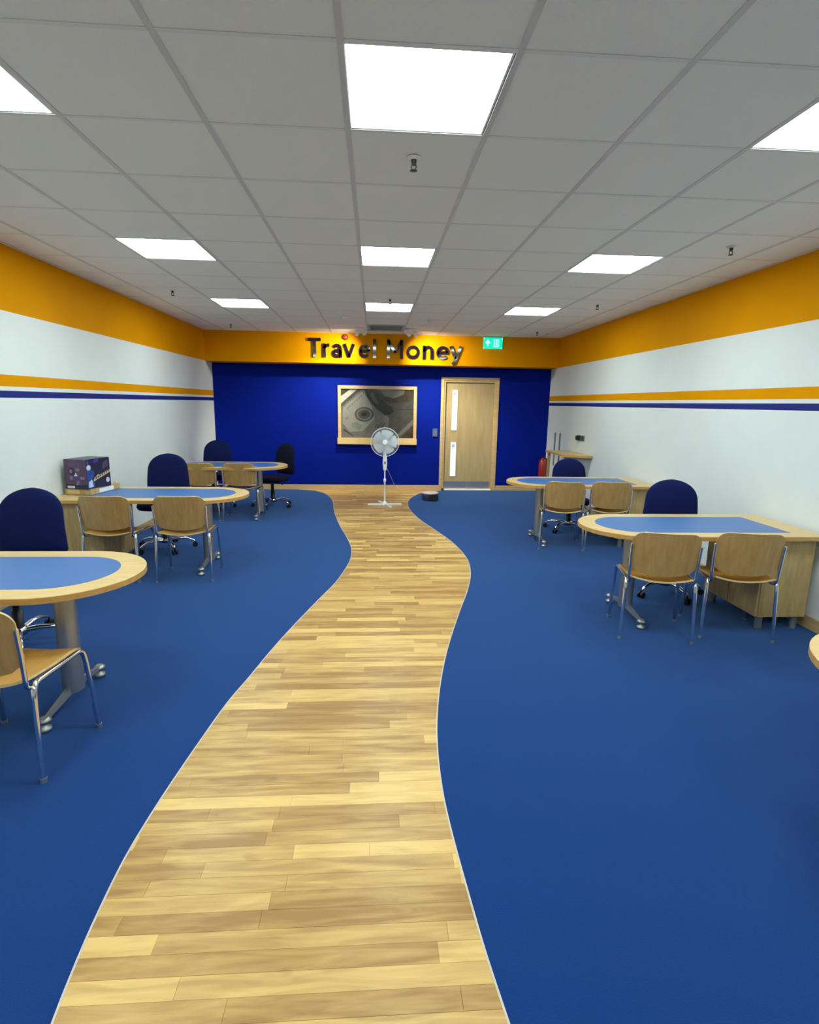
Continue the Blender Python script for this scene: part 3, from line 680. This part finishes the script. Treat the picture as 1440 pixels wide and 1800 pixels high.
def make_visitor():
    r = empty('visitor_chair', (0, 0, 0)); tag(r, '', 'chair', 'bent plywood visitor chairs at the desks')
    def seat(u, v):     # v from rear to front
        y = -0.225+0.435*v; wv = 0.212*(1-0.08*(1-v)**2)
        ux = u*(1-0.0*v); x = ux*wv
        z = 0.455-0.030*(1-u*u)-0.006*math.sin(PI*v)
        if v > 0.72: z += 0.018*(1-u*u)*min(1, (v-0.72)/0.2); z -= 0.045*((v-0.72)/0.28)**2
        if v < 0.2: z += 0.012*((0.2-v)/0.2)**2
        k = 0.0
        if v > 0.85: k = (v-0.85)/0.15
        return (x*(1-0.14*k*k), y, z)
    mb = MB(); shell(mb, seat, 12, 14, 0.011, M['ply']); mb.build('seat', r)
    def back(u, v):
        z = 0.515+0.275*v
        wv = 0.218
        c = 0.075
        hh = 0.275
        t = v*hh
        if t > hh-c: wv -= c*(1-math.sqrt(max(0, 1-((t-(hh-c))/c)**2)))
        if t < 0.05: wv -= 0.05*(1-math.sqrt(max(0, 1-((0.05-t)/0.05)**2)))
        x = u*wv
        y = -0.235-0.045*v+0.05*(x/0.218)**2
        z -= 0.030*(1-(x/0.218)**2)*(1-v)**2
        return (x, y, z)
    mb = MB(); shell(mb, lambda u, v: back(u, 1-(1-v)**1.5), 14, 16, 0.011, M['ply_back']); mb.build('backrest', r)
    R = 0.0125
    for s_ in (-1, 1):
        x = s_*0.222
        mb = MB(); mb.tube([(s_*0.240, 0.205, 0.0005), (s_*0.228, 0.175, 0.36)]+bez((s_*0.226, 0.165, 0.405), (s_*0.222, 0.155, 0.438), (x, 0.11, 0.436), 6)[0:]+[(x, 0.0, 0.436)], R, M['chrome'], 10)
        mb.tube([(s_*0.240, 0.205, 0.0), (s_*0.2394, 0.2035, 0.02)], R*1.15, M['silver'], 10); mb.build('leg', r)
        mb = MB(); mb.tube([(s_*0.240, -0.205, 0.0005), (s_*0.230, -0.185, 0.36)]+bez((s_*0.228, -0.18, 0.405), (s_*0.222, -0.17, 0.438), (x, -0.13, 0.436), 6)+[(x, 0.0, 0.436)], R, M['chrome'], 10)
        mb.tube([(s_*0.240, -0.205, 0.0), (s_*0.2394, -0.2035, 0.02)], R*1.15, M['silver'], 10); mb.build('leg', r)
        xb = s_*0.204
        mb = MB(); mb.tube([(xb, 0.13, 0.424), (xb, -0.10, 0.420)]+bez((xb, -0.15, 0.418), (s_*0.208, -0.20, 0.415), (s_*0.214, -0.203, 0.47), 6)+[(s_*0.219, -0.212, 0.58), (s_*0.221, -0.226, 0.70)], 0.0105, M['chrome'], 10); mb.build('back_support', r)
        mb = MB(); mb.tube([(s_*0.222, -0.13, 0.436), (s_*0.200, -0.13, 0.424)], 0.012, M['chrome'], 8); mb.build('bracket', r)
    mb = MB(); mb.tube([(-0.204, 0.06, 0.412), (0.204, 0.06, 0.412)], 0.008, M['chrome'], 8); mb.build('cross_bar', r)
    return r
R_ = math.radians
VIS = [((-1.62, 2.385), -5, 'plywood visitor chair in the left foreground, cut by the photo edge'),
       ((-2.31, 5.02), -2, 'plywood visitor chair at the carton desk, nearer the left wall'), ((-1.70, 5.03), 3, 'plywood visitor chair at the carton desk, nearer the plank path'),
       ((-2.32, 7.62), 0, 'plywood visitor chair at the farthest left desk, nearer the wall'), ((-1.79, 7.62), 0, 'plywood visitor chair at the farthest left desk, nearer the path'),
       ((2.02, 3.67), -13, 'plywood visitor chair at the nearest whole right desk, nearer the path'), ((2.60, 3.67), -11, 'plywood visitor chair at the nearest whole right desk, nearer the wall'),
       ((2.15, 6.09), -9, 'plywood visitor chair at the farthest right desk, nearer the path'), ((2.68, 6.09), -9, 'plywood visitor chair at the farthest right desk, nearer the wall')]
v0 = make_visitor()
for k, (p, a, lb) in enumerate(VIS):
    place(v0 if k == 0 else copy_tree(v0), (p[0], p[1], 0), R_(a), lb)

# ------------------------------------------------------------------ swivel chairs
def sring(cx, cy_, z, a, b, p=2.6, n=28):
    out = []
    for k in range(n):
        t = 2*PI*k/n; c, s_ = math.cos(t), math.sin(t)
        out.append((cx+a*math.copysign(abs(c)**(2/p), c), cy_+b*math.copysign(abs(s_)**(2/p), s_), z))
    return out
def make_swivel():
    r = empty('swivel_chair', (0, 0, 0)); tag(r, '', 'office chair', 'blue swivel chairs behind the desks')   # faces local -y
    mb = MB(); mb.loft([sring(0, -0.01, 0.44, 0.20, 0.19), sring(0, -0.01, 0.447, 0.235, 0.225), sring(0, -0.01, 0.475, 0.248, 0.238), sring(0, -0.01, 0.505, 0.240, 0.230), sring(0, -0.01, 0.518, 0.19, 0.185)], M['fabric'])
    mb.build('seat', r)
    mb = MB(); rings = []
    zb, zt = 0.53, 1.0
    for k in range(22):
        v = k/21; vv = math.sin(v*PI/2)**0.85 if v < 1 else 1
        z = zb+(zt-zb)*vv
        w_ = 0.228-0.026*max(0, (vv-0.25)/0.75)
        if vv > 0.60: w_ *= math.sqrt(max(0.0, 1-((vv-0.60)/0.40)**2.6))
        if vv < 0.08: w_ *= 0.86+0.14*vv/0.08
        th = 0.042*min(1, 0.35+vv*6)*min(1, 0.35+(1-vv)*6)
        y = 0.255-0.03*math.sin(vv*PI)*1.0+0.055*vv
        rings.append(sring(0, y, z, max(w_, 0.02), th, 2.4, 28))
    mb.loft(rings, M['fabric']); mb.build('backrest', r)
    mb = MB(); mb.tube(bez((0, 0.05, 0.425), (0, 0.36, 0.42), (0, 0.345, 0.66), 10), 0.018, M['black'], 10); mb.box(-0.05, 0.05, 0.30, 0.345, 0.60, 0.74, M['black'], 0.008); mb.build('back_bar', r)
    mb = MB(); mb.box(-0.09, 0.09, -0.10, 0.10, 0.405, 0.439, M['black'], 0.008); mb.tube([(0.08, 0.0, 0.42), (0.21, 0.0, 0.415), (0.245, 0.0, 0.405)], 0.008, M['black'], 8); mb.build('tilt_mechanism', r)
    mb = MB(); mb.lathe([(0.033, 0.085), (0.033, 0.24), (0.025, 0.24), (0.025, 0.405)], M['black'], 18); mb.build('gas_column', r)
    mb = MB(); mb.lathe([(0.03, 0.07), (0.048, 0.075), (0.048, 0.115), (0.036, 0.125)], M['chrome'], 20)
    for k in range(5):
        a = 2*PI*k/5+0.25; t = Vector((math.cos(a), math.sin(a), 0)); nn = Vector((-t.y, t.x, 0)); rg = []
        for d_, hw, zc, hh in ((0.03, 0.022, 0.098, 0.018), (0.12, 0.020, 0.112, 0.015), (0.21, 0.017, 0.108, 0.012), (0.275, 0.015, 0.086, 0.010), (0.30, 0.013, 0.068, 0.009)):
            c_ = t*d_+Vector((0, 0, zc))
            rg.append([c_+nn*hw*math.cos(q)+Vector((0, 0, hh*math.sin(q))) for q in [2*PI*j/10 for j in range(10)]])
        mb.loft(rg, M['chrome'])
    base = mb.build('star_base', r)
    for k in range(5):
        a = 2*PI*k/5+0.25; t = Vector((math.cos(a), math.sin(a), 0)); nn = Vector((-t.y, t.x, 0)); c_ = t*0.30
        mb = MB()
        for s_ in (-1, 1): mb.tube([c_+nn*(s_*0.008)+Vector((0, 0, 0.0275)), c_+nn*(s_*0.024)+Vector((0, 0, 0.0275))], 0.027, M['black'], 16)
        mb.tube([c_+Vector((0, 0, 0.03)), c_+Vector((0, 0, 0.07))], 0.008, M['black'], 8); mb.build('caster', base)
    return r
SWV = [((-2.33, 3.55), 0, 0.0, 'navy swivel chair behind the nearest left desk, cut by the photo edge'), ((-2.27, 5.98), 4, 0.015, 'navy swivel chair behind the carton desk on the left'),
       ((-2.42, 8.38), -4, 0.005, 'navy swivel chair behind the farthest left desk, against the wall'), ((2.57, 4.47), -25, -0.03, 'navy swivel chair behind the nearest whole right desk'),
       ((2.56, 6.90), -12, -0.085, 'low blue swivel chair behind the farthest right desk, before the shelf'), ((-1.56, 8.50), -42, -0.04, 'black-looking swivel chair seen side-on at the tip of the farthest left desk')]
c0 = make_swivel()
trees = [c0]+[copy_tree(c0) for _ in SWV[1:]]
for o, (p, a, dz, lb) in zip(trees, SWV):
    place(o, (p[0], p[1], 0), R_(a), lb)
    if dz:
        for ch in children(o):
            if ch.name.split('.')[0] in ('seat', 'backrest', 'back_bar', 'tilt_mechanism'): ch.location.z = dz
    if 'side-on' in lb:
        for ch in children(o):
            if ch.name.split('.')[0] in ('seat', 'backrest'):
                ch.data = ch.data.copy(); ch.data.materials[0] = M['fabric_dark']

# ------------------------------------------------------------------ pedestal fan
r = empty('pedestal_fan', (0.178, 8.64, PZ+0.0005)); tag(r, 'white pedestal fan standing on the plank path before the picture', 'fan')
mb = MB()
for a in (0.06, PI/2+0.35):
    t = Matrix.Rotation(a, 4, 'Z'); mb.box(-0.27, 0.27, -0.018, 0.018, 0.0, 0.026, M['white_plastic'], 0.005, t)
mb.lathe([(0.045, 0.0), (0.045, 0.03), (0.03, 0.045), (0.022, 0.06)], M['white_plastic'], 20); mb.build('cross_base', r)
mb = MB(); mb.lathe([(0.014, 0.05), (0.014, 0.37), (0.020, 0.375), (0.020, 0.42), (0.013, 0.425), (0.0095, 0.43), (0.0095, 0.57)], M['white_plastic'], 16); mb.build('pole', r)
mb = MB(); mb.loft([sring(0, 0, z, a, b, 2.6, 20) for z, a, b in ((0.555, 0.020, 0.02), (0.57, 0.028, 0.026), (0.66, 0.036, 0.03), (0.76, 0.032, 0.028), (0.84, 0.017, 0.02), (0.93, 0.014, 0.018))], M['white_plastic']); cb = mb.build('control_box', r)
mb = MB(); mb.box(-0.014, 0.014, -0.036, -0.028, 0.66, 0.70, M['grey_plastic'], 0.002); mb.build('switch', cb)
zc = 1.0
mb = MB(); mb.lathe([(0.03, 0.16), (0.055, 0.14), (0.058, 0.05), (0.045, 0.03)], M['white_plastic'], 24, (0, 0, zc), 'y'); mb.build('motor', r)
mb = MB(); rr = 0.222
for a in [2*PI*k/72 for k in range(110)]:
    c_, s_ = math.cos(a), math.sin(a)
    mb.tube([(0.055*c_, -0.062, zc+0.055*s_), (0.16*c_, -0.055, zc+0.16*s_), (0.21*c_, -0.03, zc+0.21*s_), (rr*c_, 0.0, zc+rr*s_)], 0.0013, M['white_plastic'], 4, False)
for q, yy in ((0.055, -0.062), (0.11, -0.06), (0.16, -0.056)): mb.tube([(q*math.cos(2*PI*k/40), yy, zc+q*math.sin(2*PI*k/40)) for k in range(41)], 0.0014, M['white_plastic'], 5, False)
mb.build('front_guard', r)
mb = MB()
for a in [2*PI*k/60 for k in range(60)]:
    c_, s_ = math.cos(a), math.sin(a)
    mb.tube([(0.05*c_, 0.055, zc+0.05*s_), (0.16*c_, 0.05, zc+0.16*s_), (0.21*c_, 0.03, zc+0.21*s_), (rr*c_, 0.0, zc+rr*s_)], 0.0013, M['white_plastic'], 4, False)
mb.build('rear_guard', r)
mb = MB(); mb.tube([(rr*math.cos(2*PI*k/48), 0, zc+rr*math.sin(2*PI*k/48)) for k in range(49)], 0.0055, M['white_plastic'], 8, False); mb.build('guard_rim', r)
mb = MB(); mb.lathe([(0.046, -0.058), (0.046, -0.064), (0.03, -0.07), (0.01, -0.071)], M['white_plastic'], 24, (0, 0, zc), 'y'); mb.build('badge_cap', r)
mb = MB(); mb.lathe([(0.03, -0.035), (0.042, -0.02), (0.042, 0.028)], M['blade'], 20, (0, 0, zc), 'y'); mb.build('hub', r)
for k in range(5):
    mb = MB()
    def bl(u, v, k=k):
        rad = 0.035+0.155*v; ang = 2*PI*k/5+0.3+u*(0.52+0.12*math.sin(PI*min(1, v*1.1)))-0.25*v
        return (rad*math.cos(ang), -0.005+0.022*u, zc+rad*math.sin(ang))
    P = [[bl(-1+2*i/6, j/6) for i in range(7)] for j in range(7)]
    A = [p for row in P for p in row]; B = [(p[0], p[1]+0.002, p[2]) for p in A]
    fs = [(j*7+i, j*7+i+1, (j+1)*7+i+1, (j+1)*7+i) for j in range(6) for i in range(6)]
    mb.add(A, fs, M['blade'], True); mb.add(B, [f[::-1] for f in fs], M['blade'], True); mb.build('blade', r)
mb = MB()
pts = bez((0.02, 0.02, 0.60), (0.07, 0.10, 0.52), (0.16, 0.45, 0.28), 10)+bez((0.16, 0.45, 0.28), (0.26, 0.90, 0.02), (0.42, 1.10, 0.004), 10)[1:]
mb.tube(pts, 0.0035, M['cable'], 6); mb.build('power_cord', r)

# ------------------------------------------------------------------ tub on the carpet by the door
r = empty('storage_tub', (0.95, 9.12, 0.0005)); tag(r, 'small dark tub with a pale lid on the carpet near the door', 'tub')
mb = MB()
mb.lathe([(0.115, 0.0), (0.128, 0.012), (0.140, 0.115), (0.140, 0.12)], M['smoke_tub'], 28); mb.build('tub_body', r)
mb = MB(); mb.lathe([(0.146, 0.118), (0.148, 0.126), (0.146, 0.138), (0.10, 0.144), (0.05, 0.146)], M['pale_pink'], 28); mb.build('lid', r)
mb = MB(); mb.box(-0.03, 0.13, -0.155, -0.128, 0.012, 0.112, M['black'], 0.01); mb.build('latch_panel', r)
mb = MB(); mb.tube([(0.146*math.cos(a)*1.02, -0.146*math.sin(a)*1.02, 0.11-0.05*math.sin(a)) for a in [PI*k/16 for k in range(17)]], 0.004, M['black'], 6); mb.build('carry_handle', r)

# ------------------------------------------------------------------ carton and tray on the left desk
r = empty('wooden_tray', (-2.675, 5.365, 0.7318), R_(-8)); tag(r, 'low beech tray under the printed carton on the left desk', 'tray')
mb = MB(); mb.box(-0.125, 0.125, -0.22, 0.22, 0.0, 0.056, M['beech_v'], 0.003); mb.build('tray_body', r)
mb = MB(); mb.box(0.125, 0.1275, -0.10, 0.12, 0.008, 0.046, M['paper']); mb.build('paper_label', r)
mb = MB(); mb.box(-0.10, 0.02, -0.2225, -0.22, 0.012, 0.045, M['beech']); mb.build('front_panel', r)
mb = MB(); mb.lathe([(0.026, 0.0), (0.030, 0.004), (0.030, 0.05), (0.022, 0.062)], M['corner'], 18, (0.07, 0.262, 0.0)); mb.build('end_knob', r)
r = empty('printed_carton', (-2.672, 5.29, 0.7318+0.0565), R_(-13)); tag(r, 'purple and navy printed carton on the beech tray by the left wall', 'box')
BW, BD, BH = 0.112, 0.155, 0.272
mb = MB(); mb.box(-BW, BW, -BD, BD, 0, BH, M['box_navy'], 0.002); cb = mb.build('carton', r)
mb = MB()
def fr(pts, m, k):      # print on the front face (u across, v up)
    mb.add([(-BW+2*BW*u, -BD-0.0004-0.0003*k, BH*v) for u, v in pts], [tuple(range(len(pts)))], M[m])
def sd(pts, m, k):      # print on the right face
    mb.add([(BW+0.0004+0.0003*k, -BD+2*BD*u, BH*v) for u, v in pts], [tuple(range(len(pts)))], M[m])
def cir(u, v, ru, rv, n=14): return [(u+ru*math.cos(2*PI*k/n), v+rv*math.sin(2*PI*k/n)) for k in range(n)]
fr([(0.0, 0.16), (1, 0.16), (1, 1), (0, 1)], 'box_purple', 0)
fr(cir(0.32, 0.60, 0.14, 0.13), 'box_navy', 1); fr(cir(0.30, 0.60, 0.07, 0.07), 'box_lilac', 2); fr(cir(0.60, 0.66, 0.10, 0.06), 'box_lilac', 1)
fr([(0.42, 0.44), (0.60, 0.44), (0.52, 0.56)], 'box_pale', 1); fr(cir(0.30, 0.38, 0.08, 0.06), 'box_lilac', 1); fr(cir(0.80, 0.38, 0.12, 0.05), 'box_lilac', 1); fr(cir(0.56, 0.36, 0.09, 0.06), 'box_violet', 1)
fr([(0.48, 0.14), (0.60, 0.14), (0.66, 0.28), (0.56, 0.28)], 'box_lilac', 2); fr([(0.08, 0.03), (0.42, 0.03), (0.42, 0.11), (0.08, 0.11)], 'box_pale', 1)
sd([(0.0, 0.05), (0.30, 0.05), (0.34, 0.95), (0.04, 0.95)], 'box_blue', 0)
sd([(0.10, 0.95), (0.34, 0.99), (0.60, 0.99), (0.52, 0.62), (0.36, 0.32), (0.20, 0.30)], 'box_navy', 1)
sd([(0.32, 0.86), (0.34, 0.985), (0.52, 0.985), (0.50, 0.88)], 'box_violet', 2)
sd(cir(0.10, 0.72, 0.09, 0.09), 'box_pale', 2); sd(cir(0.20, 0.50, 0.11, 0.14), 'box_blue', 2); sd([(0.05, 0.05), (0.24, 0.06), (0.20, 0.32), (0.06, 0.24)], 'box_pale', 2)
sd([(0.66, 0.60), (0.92, 0.70), (0.90, 0.92), (0.70, 0.84)], 'box_purple', 2)
sd([(0.26, 0.24), (0.98, 0.48), (0.98, 0.58), (0.30, 0.36)], 'box_tan', 3)
for k in range(7): sd([(0.34+k*0.09, 0.31+k*0.03), (0.40+k*0.09, 0.33+k*0.03), (0.39+k*0.09, 0.38+k*0.03), (0.35+k*0.09, 0.365+k*0.03)], 'box_navy', 4)
sd([(0.40, 0.355), (0.52, 0.40), (0.50, 0.47), (0.38, 0.42)], 'box_tan', 3)
sd(cir(0.86, 0.22, 0.08, 0.09), 'box_pale', 3)
mb.build('carton_print', cb)
